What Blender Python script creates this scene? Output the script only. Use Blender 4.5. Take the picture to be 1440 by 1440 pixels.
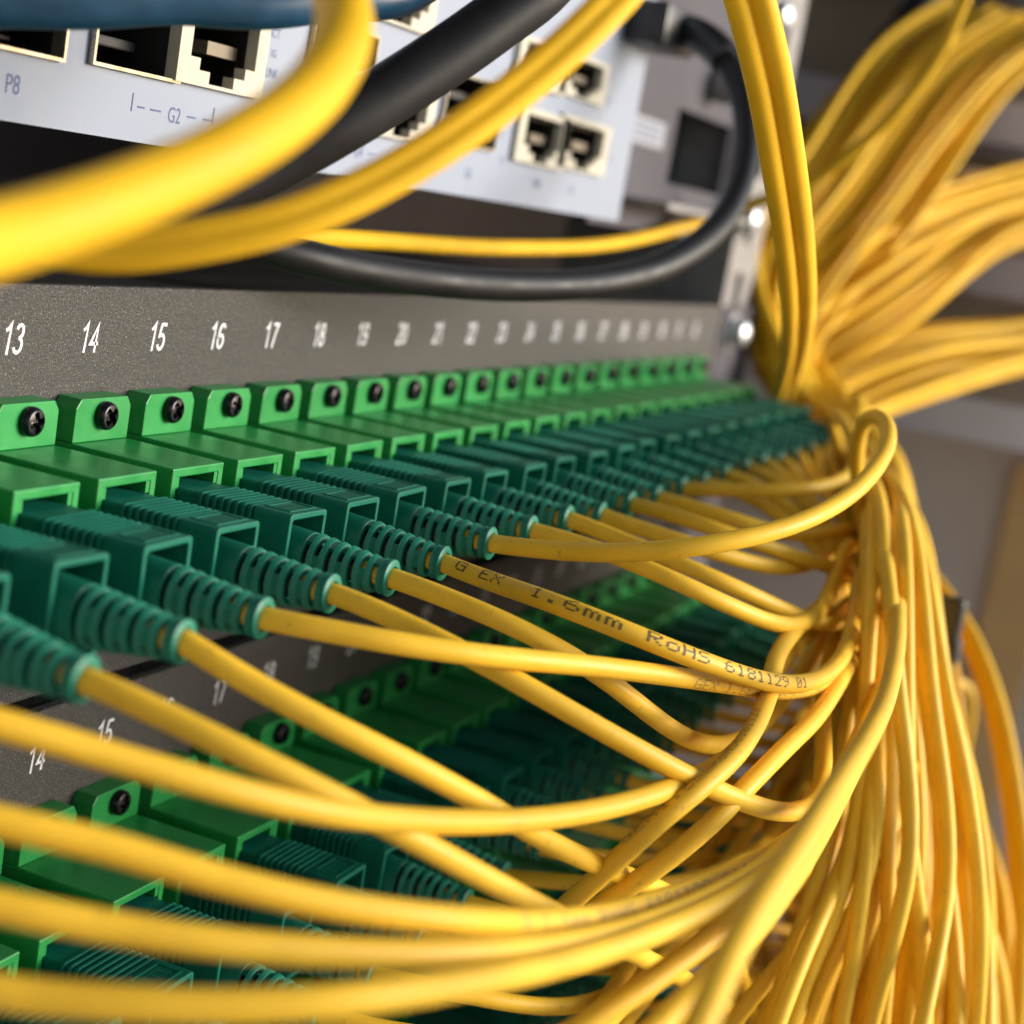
import bpy, bmesh, math, random
from mathutils import Vector, Matrix

for _o in list(bpy.data.objects):
    bpy.data.objects.remove(_o, do_unlink=True)
SC = bpy.context.scene
COL = SC.collection
S = 0.001                      # everything below is measured in millimetres, scaled to metres
random.seed(7)

# ------------------------------------------------------------------ camera, sky, sun, exposure
CAM = Vector((-158.75, -103.585, 27.873))
CR = Vector((0.37824034, -0.91044424, 0.16740829))
CU = Vector((0.09983745, 0.21990937, 0.97039804))
CF = Vector((0.92030795, 0.35033007, -0.17407503))
FPX = 2460.72                  # focal length for a 1440 pixel wide picture

cam_d = bpy.data.cameras.new('camera')
cam = bpy.data.objects.new('camera', cam_d)
COL.objects.link(cam)
cam.matrix_world = Matrix(((CR.x, CU.x, -CF.x, CAM.x * S), (CR.y, CU.y, -CF.y, CAM.y * S),
                           (CR.z, CU.z, -CF.z, CAM.z * S), (0, 0, 0, 1)))
cam_d.sensor_width = 36.0
cam_d.lens = FPX / 1440 * 36.0
cam_d.clip_start = 0.002
cam_d.clip_end = 100.0
cam_d.dof.use_dof = True
cam_d.dof.focus_distance = 0.173
cam_d.dof.aperture_fstop = cam_d.lens / 2.3
SC.camera = cam

SUN_EL, SUN_AZ = math.radians(11.0), math.radians(27.0)    # azimuth from -Y towards +X
world = bpy.data.worlds.new('World')
SC.world = world
world.use_nodes = True
wn = world.node_tree
bg = wn.nodes['Background']
sky = wn.nodes.new('ShaderNodeTexSky')
sky.sky_type = 'NISHITA'
sky.sun_disc = False
sky.sun_elevation = SUN_EL
sun_dir = Vector((math.sin(SUN_AZ) * math.cos(SUN_EL), -math.cos(SUN_AZ) * math.cos(SUN_EL), math.sin(SUN_EL)))
sky.sun_rotation = math.atan2(sun_dir.x, sun_dir.y)
wn.links.new(sky.outputs[0], bg.inputs['Color'])
bg.inputs['Strength'].default_value = 0.15
sun_d = bpy.data.lights.new('sun', 'SUN')
sun_d.energy = 2.8
sun_d.angle = math.radians(32)
sun_d.color = (1.0, 0.985, 0.955)
sun = bpy.data.objects.new('sun', sun_d)
COL.objects.link(sun)
sun.rotation_euler = sun_dir.to_track_quat('Z', 'Y').to_euler()
SC.view_settings.view_transform = 'Standard'
SC.view_settings.look = 'None'
SC.view_settings.exposure = 0.76
SC.view_settings.gamma = 1.0


def at(u, v, d):
    """the point that stands d mm in front of the camera at picture position u, v"""
    return CAM + (CF + CR * ((u - 720) / FPX) - CU * ((v - 720) / FPX)) * d


def at_y(u, v, y):
    r = CF + CR * ((u - 720) / FPX) - CU * ((v - 720) / FPX)
    return CAM + r * ((y - CAM.y) / r.y)


def depth(p):
    return (Vector(p) - CAM).dot(CF)


# ------------------------------------------------------------------ materials
def mat(name, color, rough=0.5, metal=0.0, sss=0.0, bump=0.0, bscale=800.0, var=0.0, vscale=300.0, spec=0.5,
        speck=0.0, speck_lo=0.70, speckcol=(0.6, 0.58, 0.5), objvar=0.0, coat=0.0, speckscale=900.0):
    m = bpy.data.materials.new(name)
    m.use_nodes = True
    nt = m.node_tree
    b = nt.nodes['Principled BSDF']
    b.inputs['Roughness'].default_value = rough
    b.inputs['Metallic'].default_value = metal
    b.inputs['Specular IOR Level'].default_value = spec
    b.inputs['Coat Weight'].default_value = coat
    if sss:
        b.inputs['Subsurface Weight'].default_value = sss
        b.inputs['Subsurface Radius'].default_value = (1.0, 0.6, 0.3)
        b.inputs['Subsurface Scale'].default_value = 0.0006
    tc = nt.nodes.new('ShaderNodeTexCoord')
    col = nt.nodes.new('ShaderNodeRGB')
    col.outputs[0].default_value = (*color, 1)
    out = col.outputs[0]
    if var:
        n = nt.nodes.new('ShaderNodeTexNoise')
        n.inputs['Scale'].default_value = vscale
        n.inputs['Detail'].default_value = 5
        nt.links.new(tc.outputs['Object'], n.inputs['Vector'])
        mr = nt.nodes.new('ShaderNodeMapRange')
        mr.inputs['From Min'].default_value = 0.3
        mr.inputs['From Max'].default_value = 0.7
        mr.inputs['To Min'].default_value = 1 - var
        mr.inputs['To Max'].default_value = 1 + var
        nt.links.new(n.outputs['Fac'], mr.inputs['Value'])
        mx = nt.nodes.new('ShaderNodeVectorMath')
        mx.operation = 'SCALE'
        nt.links.new(out, mx.inputs[0])
        nt.links.new(mr.outputs[0], mx.inputs['Scale'])
        out = mx.outputs[0]
        mr2 = nt.nodes.new('ShaderNodeMapRange')
        mr2.inputs['From Min'].default_value = 0.3
        mr2.inputs['From Max'].default_value = 0.7
        mr2.inputs['To Min'].default_value = max(0.03, rough - 0.08)
        mr2.inputs['To Max'].default_value = min(1, rough + 0.08)
        nt.links.new(n.outputs['Fac'], mr2.inputs['Value'])
        nt.links.new(mr2.outputs[0], b.inputs['Roughness'])
    if objvar:
        oi = nt.nodes.new('ShaderNodeObjectInfo')
        mr = nt.nodes.new('ShaderNodeMapRange')
        mr.inputs['To Min'].default_value = 1 - objvar
        mr.inputs['To Max'].default_value = 1 + objvar * 0.6
        nt.links.new(oi.outputs['Random'], mr.inputs['Value'])
        mx = nt.nodes.new('ShaderNodeVectorMath')
        mx.operation = 'SCALE'
        nt.links.new(out, mx.inputs[0])
        nt.links.new(mr.outputs[0], mx.inputs['Scale'])
        out = mx.outputs[0]
    if speck:
        n = nt.nodes.new('ShaderNodeTexNoise')
        n.inputs['Scale'].default_value = speckscale
        n.inputs['Detail'].default_value = 2
        nt.links.new(tc.outputs['Object'], n.inputs['Vector'])
        mr = nt.nodes.new('ShaderNodeMapRange')
        mr.inputs['From Min'].default_value = speck_lo
        mr.inputs['From Max'].default_value = speck_lo + 0.06
        mr.inputs['To Max'].default_value = speck
        nt.links.new(n.outputs['Fac'], mr.inputs['Value'])
        mx = nt.nodes.new('ShaderNodeMix')
        mx.data_type = 'RGBA'
        nt.links.new(mr.outputs[0], mx.inputs['Factor'])
        nt.links.new(out, mx.inputs['A'])
        mx.inputs['B'].default_value = (*speckcol, 1)
        out = mx.outputs['Result']
    nt.links.new(out, b.inputs['Base Color'])
    if bump:
        n = nt.nodes.new('ShaderNodeTexNoise')
        n.inputs['Scale'].default_value = bscale
        n.inputs['Detail'].default_value = 3
        nt.links.new(tc.outputs['Object'], n.inputs['Vector'])
        bp = nt.nodes.new('ShaderNodeBump')
        bp.inputs['Strength'].default_value = min(1.0, bump)
        bp.inputs['Distance'].default_value = 0.0003
        nt.links.new(n.outputs['Fac'], bp.inputs['Height'])
        nt.links.new(bp.outputs[0], b.inputs['Normal'])
    return m


M = {
    'panel': mat('panel_powder_coat', (0.070, 0.064, 0.060), 0.38, bump=1.0, bscale=5500, var=0.5, vscale=5000, spec=0.5,
                 speck=0.75, speck_lo=0.60, speckcol=(0.30, 0.285, 0.265), speckscale=4200),  # pale specks: sparkle of the rough coat painted into its colour
    'cover': mat('chassis_cover', (0.028, 0.026, 0.026), 0.5, bump=1.0, bscale=2200, var=0.2, vscale=600),
    'print': mat('white_print', (0.74, 0.75, 0.80), 0.6, var=0.05, vscale=2500),
    'adapter': mat('adapter_green', (0.018, 0.27, 0.060), 0.35, objvar=0.10, sss=0.12, var=0.10, vscale=220, bump=0.04, bscale=1500,
                   speck=0.35, speckcol=(0.25, 0.35, 0.22), speckscale=1500),
    'plug': mat('plug_teal', (0.004, 0.135, 0.086), 0.5, spec=0.2, objvar=0.12, sss=0.06, var=0.12, vscale=300, bump=0.05, bscale=1600,
                speck=0.3, speckcol=(0.2, 0.3, 0.25), speckscale=1700),
    'boot': mat('boot_teal', (0.008, 0.172, 0.106), 0.45, spec=0.35, sss=0.15, var=0.10, vscale=400, bump=0.05, bscale=1600, objvar=0.1),
    'yellow': mat('yellow_jacket', (0.81, 0.485, 0.030), 0.5, spec=0.3, sss=0.05, var=0.09, vscale=160, bump=0.05, bscale=900,
                  objvar=0.10, speck=0.4, speck_lo=0.67, speckcol=(0.35, 0.22, 0.05), speckscale=1100),
    'yellow_fat': mat('yellow_jumper_jacket', (0.78, 0.45, 0.015), 0.58, spec=0.22, sss=0.04, var=0.09, vscale=120, objvar=0.12),
    'ink': mat('black_ink', (0.05, 0.04, 0.02), 0.6),
    'ink_faint': mat('worn_grey_ink', (0.33, 0.22, 0.06), 0.6),
    'blackcable': mat('black_jacket', (0.012, 0.011, 0.012), 0.5, spec=0.3, var=0.15, vscale=200, bump=0.06, bscale=1000),
    'blackplastic': mat('black_plastic', (0.015, 0.015, 0.017), 0.4, var=0.1, vscale=300),
    'screw': mat('black_screw', (0.022, 0.021, 0.026), 0.24, metal=0.65, var=0.2, vscale=900),
    'device': mat('device_front', (0.27, 0.31, 0.405), 0.5, var=0.03, vscale=300, bump=0.08, bscale=2500),
    'devdark': mat('device_side', (0.16, 0.15, 0.15), 0.5, var=0.1, vscale=200),
    'cream': mat('port_shell_cream', (0.52, 0.48, 0.39), 0.5, var=0.06, vscale=300),
    'shell': mat('port_cage', (0.42, 0.38, 0.32), 0.3, metal=0.85, var=0.1, vscale=500),
    'cavity': mat('port_cavity', (0.012, 0.011, 0.010), 0.6, var=0.1, vscale=300),
    'gold': mat('contact_brass', (0.20, 0.165, 0.12), 0.5, metal=0.3, var=0.1, vscale=600),
    'blueprint': mat('blue_print', (0.06, 0.09, 0.22), 0.6),
    'ear': mat('grey_ear', (0.075, 0.07, 0.085), 0.6, spec=0.25, var=0.08, vscale=200),
    'zinc': mat('zinc_rail', (0.26, 0.25, 0.25), 0.5, metal=0.2, var=0.15, vscale=250),
    'chrome': mat('bright_bolt', (0.50, 0.52, 0.56), 0.38, metal=0.7, var=0.05, vscale=300),
    'tray': mat('tray_lilac_grey', (0.68, 0.69, 0.80), 0.5, var=0.08, vscale=60),
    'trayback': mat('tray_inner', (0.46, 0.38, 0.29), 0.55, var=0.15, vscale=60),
    'wall': mat('cabinet_wall', (0.56, 0.48, 0.44), 0.5, var=0.12, vscale=25),
    'copper': mat('warm_strip', (0.62, 0.40, 0.18), 0.5, var=0.1, vscale=40),
    'blue': mat('blue_jacket', (0.010, 0.055, 0.115), 0.4, var=0.25, vscale=350),
    'white': mat('white_sticker', (0.32, 0.33, 0.37), 0.6, var=0.03, vscale=300),
    'ferrule': mat('white_ferrule', (0.72, 0.68, 0.62), 0.4, var=0.05, vscale=300),
    'recess': mat('bracket_recess_grey', (0.055, 0.055, 0.07), 0.6, var=0.1, vscale=100),
    'ground': mat('pale_concrete', (0.42, 0.39, 0.35), 0.85, var=0.15, vscale=3),
    'backdark': mat('rack_back', (0.035, 0.03, 0.03), 0.6, var=0.2, vscale=20),
}


# ------------------------------------------------------------------ object helpers
def smooth_by_angle(me, deg=35):
    me.shade_smooth()
    try:
        me.set_sharp_from_angle(angle=math.radians(deg))
    except Exception:
        pass


def mesh_from_bm(name, bm, m, smooth=0):
    bmesh.ops.recalc_face_normals(bm, faces=bm.faces)
    me = bpy.data.meshes.new(name)
    bm.to_mesh(me)
    bm.free()
    me.transform(Matrix.Scale(S, 4))
    me.materials.append(m)
    if smooth:
        smooth_by_angle(me, smooth)
    return me


def mesh_from_data(name, vs, fs, m, smooth=0):
    me = bpy.data.meshes.new(name)
    me.from_pydata([tuple(Vector(v) * S) for v in vs], [], fs)
    me.materials.append(m)
    if smooth:
        smooth_by_angle(me, smooth)
    me.update()
    return me


def link(name, me, loc=(0, 0, 0), parent=None, label=None, cat=None, group=None, kind=None):
    o = bpy.data.objects.new(name, me)
    COL.objects.link(o)
    o.location = Vector(loc) * S
    if parent:
        o.parent = parent
    for k, v in (('label', label), ('category', cat), ('group', group), ('kind', kind)):
        if v:
            o[k] = v
    return o


def thing(name, label, cat, loc=(0, 0, 0), group=None):
    return link(name, None, loc, None, label, cat, group)


def add_box(bm, x0, x1, y0, y1, z0, z1):
    v = [bm.verts.new(c) for c in ((x0, y0, z0), (x1, y0, z0), (x1, y1, z0), (x0, y1, z0),
                                   (x0, y0, z1), (x1, y0, z1), (x1, y1, z1), (x0, y1, z1))]
    for f in ((0, 1, 2, 3), (4, 5, 6, 7), (0, 1, 5, 4), (1, 2, 6, 5), (2, 3, 7, 6), (3, 0, 4, 7)):
        bm.faces.new([v[i] for i in f])
    return v


def bevel(bm, off, seg=1, deg=30):
    bmesh.ops.recalc_face_normals(bm, faces=bm.faces)
    es = [e for e in bm.edges if len(e.link_faces) == 2 and e.calc_face_angle(0) > math.radians(deg)]
    bmesh.ops.bevel(bm, geom=es, offset=off, segments=seg, affect='EDGES', profile=0.5, clamp_overlap=True)


def box_mesh(name, m, x0, x1, y0, y1, z0, z1, bev=0.0):
    bm = bmesh.new()
    add_box(bm, x0, x1, y0, y1, z0, z1)
    if bev:
        bevel(bm, bev, 2)
    return mesh_from_bm(name, bm, m)


def prism(bm, poly, y0, y1):
    """poly in x, z; extruded along y"""
    a = [bm.verts.new((x, y0, z)) for x, z in poly]
    b = [bm.verts.new((x, y1, z)) for x, z in poly]
    n = len(poly)
    bm.faces.new(a)
    bm.faces.new(b[::-1])
    for i in range(n):
        bm.faces.new((a[i], b[i], b[(i + 1) % n], a[(i + 1) % n]))


def sleeve(bm, outer, inner, y0, y1, yin):
    """hollow prism open at y0, its cavity reaching to yin; closed behind"""
    n = len(outer)
    oa = [bm.verts.new((x, y0, z)) for x, z in outer]
    ob = [bm.verts.new((x, y1, z)) for x, z in outer]
    ia = [bm.verts.new((x, y0, z)) for x, z in inner]
    ib = [bm.verts.new((x, yin, z)) for x, z in inner]
    for i in range(n):
        j = (i + 1) % n
        bm.faces.new((oa[i], oa[j], ob[j], ob[i]))
        bm.faces.new((ia[i], ib[i], ib[j], ia[j]))
        bm.faces.new((oa[i], ia[i], ia[j], oa[j]))
    bm.faces.new(ob)
    bm.faces.new(ib)


def rrect(x0, x1, z0, z1, r, seg=3):
    pts = []
    for cx, cz, a0 in ((x1 - r, z1 - r, 0), (x0 + r, z1 - r, 90), (x0 + r, z0 + r, 180), (x1 - r, z0 + r, 270)):
        for k in range(seg + 1):
            a = math.radians(a0 + 90 * k / seg)
            pts.append((cx + r * math.cos(a), cz + r * math.sin(a)))
    return pts


def plate_holes(bm, x0, x1, z0, z1, y0, y1, holes):
    xs = sorted({x0, x1, *[h[0] for h in holes], *[h[1] for h in holes]})
    zs = sorted({z0, z1, *[h[2] for h in holes], *[h[3] for h in holes]})
    xs = [x for x in xs if x0 <= x <= x1]
    zs = [z for z in zs if z0 <= z <= z1]
    nx, nz = len(xs) - 1, len(zs) - 1

    def solid(i, j):
        if i < 0 or j < 0 or i >= nx or j >= nz:
            return False
        cx, cz = (xs[i] + xs[i + 1]) / 2, (zs[j] + zs[j + 1]) / 2
        return not any(h[0] < cx < h[1] and h[2] < cz < h[3] for h in holes)
    V = {}

    def vt(i, j, y):
        k = (i, j, y)
        if k not in V:
            V[k] = bm.verts.new((xs[i], y, zs[j]))
        return V[k]
    for i in range(nx):
        for j in range(nz):
            if not solid(i, j):
                continue
            for y in (y0, y1):
                bm.faces.new((vt(i, j, y), vt(i + 1, j, y), vt(i + 1, j + 1, y), vt(i, j + 1, y)))
            for (di, dj, a, b) in ((-1, 0, (i, j), (i, j + 1)), (1, 0, (i + 1, j), (i + 1, j + 1)),
                                   (0, -1, (i, j), (i + 1, j)), (0, 1, (i, j + 1), (i + 1, j + 1))):
                if not solid(i + di, j + dj):
                    bm.faces.new((vt(*a, y0), vt(*b, y0), vt(*b, y1), vt(*a, y1)))


def lathe(bm, prof, axis='y', seg=24, c=(0, 0, 0)):
    """prof: list of (r, h) along the axis"""
    rings = []
    for r, h in prof:
        ring = []
        for k in range(seg):
            a = 2 * math.pi * k / seg
            p = (r * math.cos(a), h, r * math.sin(a)) if axis == 'y' else (
                (h, r * math.cos(a), r * math.sin(a)) if axis == 'x' else (r * math.cos(a), r * math.sin(a), h))
            ring.append(bm.verts.new((p[0] + c[0], p[1] + c[1], p[2] + c[2])))
        rings.append(ring)
    for a, b in zip(rings, rings[1:]):
        for k in range(seg):
            bm.faces.new((a[k], a[(k + 1) % seg], b[(k + 1) % seg], b[k]))
    bm.faces.new(rings[0])
    bm.faces.new(rings[-1])


_text_cache = {}


def text_mesh(body, height, m, xscale=0.72, shear=0.12, depth_mm=0.02, name='text'):
    """flat print standing in x, z, facing -y, centred on its origin"""
    key = (body, height, m.name, xscale, shear, depth_mm)
    if key in _text_cache:
        return _text_cache[key]
    cu = bpy.data.curves.new('text', 'FONT')
    cu.body = body
    cu.size = 1.0
    cu.resolution_u = 3
    cu.shear = shear
    ob = bpy.data.objects.new('text_tmp', cu)
    COL.objects.link(ob)
    dg = bpy.context.evaluated_depsgraph_get()
    me = bpy.data.meshes.new_from_object(ob.evaluated_get(dg))
    bpy.data.objects.remove(ob, do_unlink=True)
    bpy.data.curves.remove(cu)
    capcu = 0.70                                   # capital height of the built-in face at size 1
    k = height / capcu
    xs = [v.co.x for v in me.vertices]
    cx = (min(xs) + max(xs)) / 2
    for v in me.vertices:
        v.co = Vector(((v.co.x - cx) * k * xscale, 0, (v.co.y - capcu / 2) * k)) * S
    me.name = name
    me.materials.clear()
    me.materials.append(m)
    _text_cache[key] = me
    return me


def arc(cx, cz, rx, rz, a0, a1, n=10):
    return [(cx + rx * math.cos(math.radians(a0 + (a1 - a0) * k / n)), cz + rz * math.sin(math.radians(a0 + (a1 - a0) * k / n))) for k in range(n + 1)]


DIGIT = {'0': [arc(.27, .5, .20, .44, 90, 450, 22)], '1': [[(.08, .76), (.22, .84), (.32, .99), (.32, 0)]],
         '2': [arc(.27, .72, .20, .22, 170, -25, 12) + [(.10, .12), (.07, .06), (.50, .06)]],
         '3': [arc(.26, .73, .18, .21, 160, -80, 12) + [(.24, .52)], [(.24, .52)] + arc(.26, .29, .21, .23, 80, -165, 14)],
         '4': [[(.38, 0), (.38, .95), (.05, .30), (.54, .30)]],
         '5': [[(.49, .94), (.15, .94), (.10, .52)] + arc(.26, .32, .21, .26, 130, -160, 14)],
         '6': [arc(.29, .66, .20, .28, 30, 150, 8) + arc(.27, .40, .20, .30, 165, 180, 2) + arc(.27, .30, .20, .24, 190, 520, 18)],
         '7': [[(.06, .94), (.50, .94), (.34, .55), (.22, 0)]],
         '8': [arc(.27, .73, .17, .21, -85, 265, 16), arc(.27, .28, .21, .23, 95, 445, 18)],
         '9': [arc(.27, .68, .20, .26, -10, 340, 18) + [(.47, .62), (.45, .34), (.36, .12), (.24, .05), (.12, .10), (.08, .17)]]}


def number_mesh(body, height, m, wd=0.90, shear=0.12, stroke=0.115):
    vs, fs = [], []
    total = len(body) * 0.58 * wd
    lift = 0
    for ci, ch in enumerate(body):
        for pl in DIGIT[ch]:
            pts = [Vector((x * wd + ci * 0.58 * wd - total / 2 + shear * (z - 0.5), 0, z - 0.5)) for x, z in pl]
            h = stroke / 2
            i0 = len(vs)
            for k, p in enumerate(pts):
                a = pts[max(0, k - 1)]
                b = pts[min(len(pts) - 1, k + 1)]
                d1 = (p - a).normalized() if k else (b - p).normalized()
                d2 = (b - p).normalized() if k < len(pts) - 1 else d1
                n1 = Vector((-d1.z, 0, d1.x))
                n2 = Vector((-d2.z, 0, d2.x))
                nn = (n1 + n2).normalized()
                q = nn * (h / max(0.45, nn.dot(n1)))
                for sgn in (-1, 1):
                    v = (p + q * sgn) * height
                    vs.append((v.x, -lift, v.z))
            for k in range(len(pts) - 1):
                a = i0 + 2 * k
                fs.append((a, a + 2, a + 3, a + 1))
            lift += 0.004
    return mesh_from_data('number', vs, fs, m)


# ------------------------------------------------------------------ tubes
def relax(path, start, passes, ramp=6):
    """ease the run of a cord behind sample number start, like a stiff jacket would"""
    for _ in range(passes):
        q = list(path)
        for i in range(start + 1, len(path) - 1):
            w = min(1.0, (i - start) / ramp) * 0.5
            q[i] = path[i] * (1 - w) + (path[i - 1] + path[i + 1]) * (w / 2)
        path = q
    return path


def spline(pts, step):
    """centripetal Catmull-Rom through points, resampled about every step mm"""
    P = [Vector(p) for p in pts]
    P = [P[0] * 2 - P[1]] + P + [P[-1] * 2 - P[-2]]
    out = []
    for i in range(1, len(P) - 2):
        p0, p1, p2, p3 = P[i - 1:i + 3]
        t0 = 0.0
        t1 = t0 + max(1e-4, (p1 - p0).length) ** 0.5
        t2 = t1 + max(1e-4, (p2 - p1).length) ** 0.5
        t3 = t2 + max(1e-4, (p3 - p2).length) ** 0.5
        n = max(2, int((p2 - p1).length / step))
        for k in range(n):
            t = t1 + (t2 - t1) * k / n
            a1 = p0 * ((t1 - t) / (t1 - t0)) + p1 * ((t - t0) / (t1 - t0))
            a2 = p1 * ((t2 - t) / (t2 - t1)) + p2 * ((t - t1) / (t2 - t1))
            a3 = p2 * ((t3 - t) / (t3 - t2)) + p3 * ((t - t2) / (t3 - t2))
            b1 = a1 * ((t2 - t) / (t2 - t0)) + a2 * ((t - t0) / (t2 - t0))
            b2 = a2 * ((t3 - t) / (t3 - t1)) + a3 * ((t - t1) / (t3 - t1))
            out.append(b1 * ((t2 - t) / (t2 - t1)) + b2 * ((t - t1) / (t2 - t1)))
    out.append(P[-2])
    for _ in range(2):                                  # ease the joints between spans
        out = [out[0]] + [(out[i - 1] + out[i] * 2 + out[i + 1]) / 4 for i in range(1, len(out) - 1)] + [out[-1]]
    return out


FACE = Vector((-0.55, -0.75, 0.36)).normalized()        # the open side of the rack


def frames(path, ref=FACE):
    T, N, B = [], [], []
    n = None
    for i, p in enumerate(path):
        a = path[max(0, i - 1)]
        b = path[min(len(path) - 1, i + 1)]
        t = (b - a).normalized()
        if n is None:
            n = ref - t * ref.dot(t)
            n.normalize()
        else:
            n = n - t * n.dot(t)
            n.normalize()
        T.append(t)
        N.append(n.copy())
        B.append(t.cross(n))
    return T, N, B


def tube_mesh(name, path, r, m, seg=12, base=(0, 0, 0), profile=None, ref=FACE):
    T, N, B = frames(path, ref)
    base = Vector(base)
    if profile is None:
        profile = [(r * math.cos(2 * math.pi * k / seg), r * math.sin(2 * math.pi * k / seg)) for k in range(seg)]
    n = len(profile)
    vs, fs = [], []
    for p, a, b in zip(path, N, B):
        for x, y in profile:
            vs.append(p + a * x + b * y - base)
    for i in range(len(path) - 1):
        for k in range(n):
            j = (k + 1) % n
            fs.append((i * n + k, i * n + j, (i + 1) * n + j, (i + 1) * n + k))
    fs.append(tuple(range(n)))
    fs.append(tuple((len(path) - 1) * n + k for k in reversed(range(n))))
    return mesh_from_data(name, vs, fs, m, 50)


DOTS = {'1': '00100 01100 00100 00100 00100 00100 01110', '.': '00000 00000 00000 00000 00000 01100 01100',
        '6': '00110 01000 10000 11110 10001 10001 01110', 'm': '00000 00000 11010 10101 10101 10101 10101',
        'R': '11110 10001 10001 11110 10100 10010 10001', 'o': '00000 00000 01110 10001 10001 10001 01110',
        'H': '10001 10001 10001 11111 10001 10001 10001', 'S': '01111 10000 10000 01110 00001 00001 11110',
        '8': '01110 10001 10001 01110 10001 10001 01110', '2': '01110 10001 00001 00010 00100 01000 11111',
        '9': '01110 10001 10001 01111 00001 00010 01100', '0': '01110 10001 10011 10101 11001 10001 01110',
        'G': '01110 10001 10000 10111 10001 10001 01111', 'E': '11111 10000 10000 11110 10000 10000 11111',
        'X': '10001 10001 01010 00100 01010 10001 10001', ' ': '00000 ' * 7, '5': '11111 10000 11110 00001 00001 10001 01110',
        '-': '00000 00000 00000 11111 00000 00000 00000', 'F': '11111 10000 10000 11110 10000 10000 10000',
        'C': '01110 10001 10000 10000 10000 10001 01110', '7': '11111 00001 00010 00100 01000 01000 01000',
        '3': '11110 00001 00001 01110 00001 00001 11110'}


def jacket_print(path, r, text, s0, m, cell=0.24, lift=0.02, turn=0.0, base=(0, 0, 0), wide=1.0):
    """ink-jet dot lettering wrapped on a cable: every dot row is a small quad lying on the jacket"""
    T, N, B = frames(path)
    base = Vector(base)
    L = [0.0]
    for a, b in zip(path, path[1:]):
        L.append(L[-1] + (b - a).length)

    def pos(s, h):
        s = min(max(s, 0), L[-1] - 1e-3)
        lo = 0
        hi = len(L) - 1
        while hi - lo > 1:
            mid = (lo + hi) // 2
            if L[mid] <= s:
                lo = mid
            else:
                hi = mid
        k = (s - L[lo]) / max(1e-6, L[hi] - L[lo])
        c = path[lo].lerp(path[hi], k)
        n = N[lo].lerp(N[hi], k).normalized()
        b = B[lo].lerp(B[hi], k).normalized()
        a = turn + h / r
        return c + (n * math.cos(a) + b * math.sin(a)) * (r + lift) - base
    vs, fs = [], []
    s = s0
    for ch in text:
        rows = DOTS[ch].split()
        for ry, row in enumerate(rows):
            x = 0
            while x < 5:
                if row[x] == '1':
                    e = x
                    while e < 5 and row[e] == '1':
                        e += 1
                    a0, a1 = s + x * cell * wide, s + (e - 0.08) * cell * wide
                    h1 = (3.5 - ry) * cell * 0.72
                    h0 = h1 - cell * 0.55
                    sg = -1
                    i = len(vs)
                    nn = max(1, e - x)
                    for q in range(nn + 1):
                        aa = a0 + (a1 - a0) * q / nn
                        vs += [pos(aa, sg * h0), pos(aa, sg * h1)]
                    for q in range(nn):
                        fs.append((i + 2 * q, i + 2 * q + 2, i + 2 * q + 3, i + 2 * q + 1))
                    x = e
                else:
                    x += 1
        s += cell * 6.3 * wide
    return mesh_from_data('jacket_print', vs, fs, m)


# ------------------------------------------------------------------ the setting
P = 11.947                     # port pitch
U1 = 44.45                     # one rack unit
ROWNAME = ['upper', 'second', 'third', 'lowest']
link('ground', mesh_from_data('ground', [(-60000, -60000, -900), (60000, -60000, -900), (60000, 60000, -900), (-60000, 60000, -900)],
                              [(0, 1, 2, 3)], M['ground']), kind='structure')
link('back_wall', box_mesh('back_wall', M['backdark'], -420, 470, 260, 262, -880, 420), kind='structure')
link('side_wall', box_mesh('side_wall', M['wall'], -332, -330, -170, 259.5, -880, 330), kind='structure')  # unseen left wall, added to keep sky light off the adapters' left faces
link('shade_roof', box_mesh('shade_roof', M['backdark'], -420, 470, -150, 259.5, 331, 333), kind='structure')  # unseen, added overhead to block sky light from the adapter tops
link('side_wall', box_mesh('side_wall', M['wall'], 452, 454, -100, 259.5, -880, 420), kind='structure')


# ------------------------------------------------------------------ patch panels
ONES = 'nine ten eleven twelve thirteen fourteen fifteen sixteen seventeen eighteen nineteen'.split()


def word(n):
    if n < 20:
        return ONES[n - 9]
    return ['twenty', 'thirty'][n // 10 - 2] + ('' if n % 10 == 0 else '-' + ['one', 'two', 'three', 'four', 'five', 'six', 'seven', 'eight', 'nine'][n % 10 - 1])


def xn(n):
    return (n - 15) * P


ROWS = [(9, 32), (11, 32), (15, 32), (22, 32)]
for row, (n0, n1) in enumerate(ROWS):
    z = -U1 * row
    t = thing('patch_bay', [
        'grey powder coated patch panel topmost, white numbers 13 to 32 above green adapters',
        'grey patch panel second from the top, its numbers glimpsed between the yellow cables',
        'patch panel third from the top, mostly hidden under connectors and yellow cables',
        'lowest patch panel, barely seen behind the hanging yellow cables'][row], 'patch panel', (0, 0, z), 'stacked fibre patch panels')
    bm = bmesh.new()
    add_box(bm, -190, 222, 0, 1.5, -30.15, 12.46)
    bevel(bm, 0.25, 2)
    link('face_plate', mesh_from_bm('face_plate', bm, M['panel']), parent=t)
    link('chassis', box_mesh('chassis', M['cover'], -190, 218, 1.6, 170, -29.6, 12.1, 0.3), parent=t)
    bm = bmesh.new()
    plate_holes(bm, 222.2, 250, -30.0, 12.3, -0.2, 1.3, [(238, 246, 2, 9), (238, 246, -27, -20)])
    link('mounting_ear', mesh_from_bm('mounting_ear', bm, M['ear']), parent=t)
    for n in range(max(n0, 11), n1 + 1):
        link('number', number_mesh(str(n), 3.0, M['print']), (xn(n) + 0.1, -0.03, 7.25), t)

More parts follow.
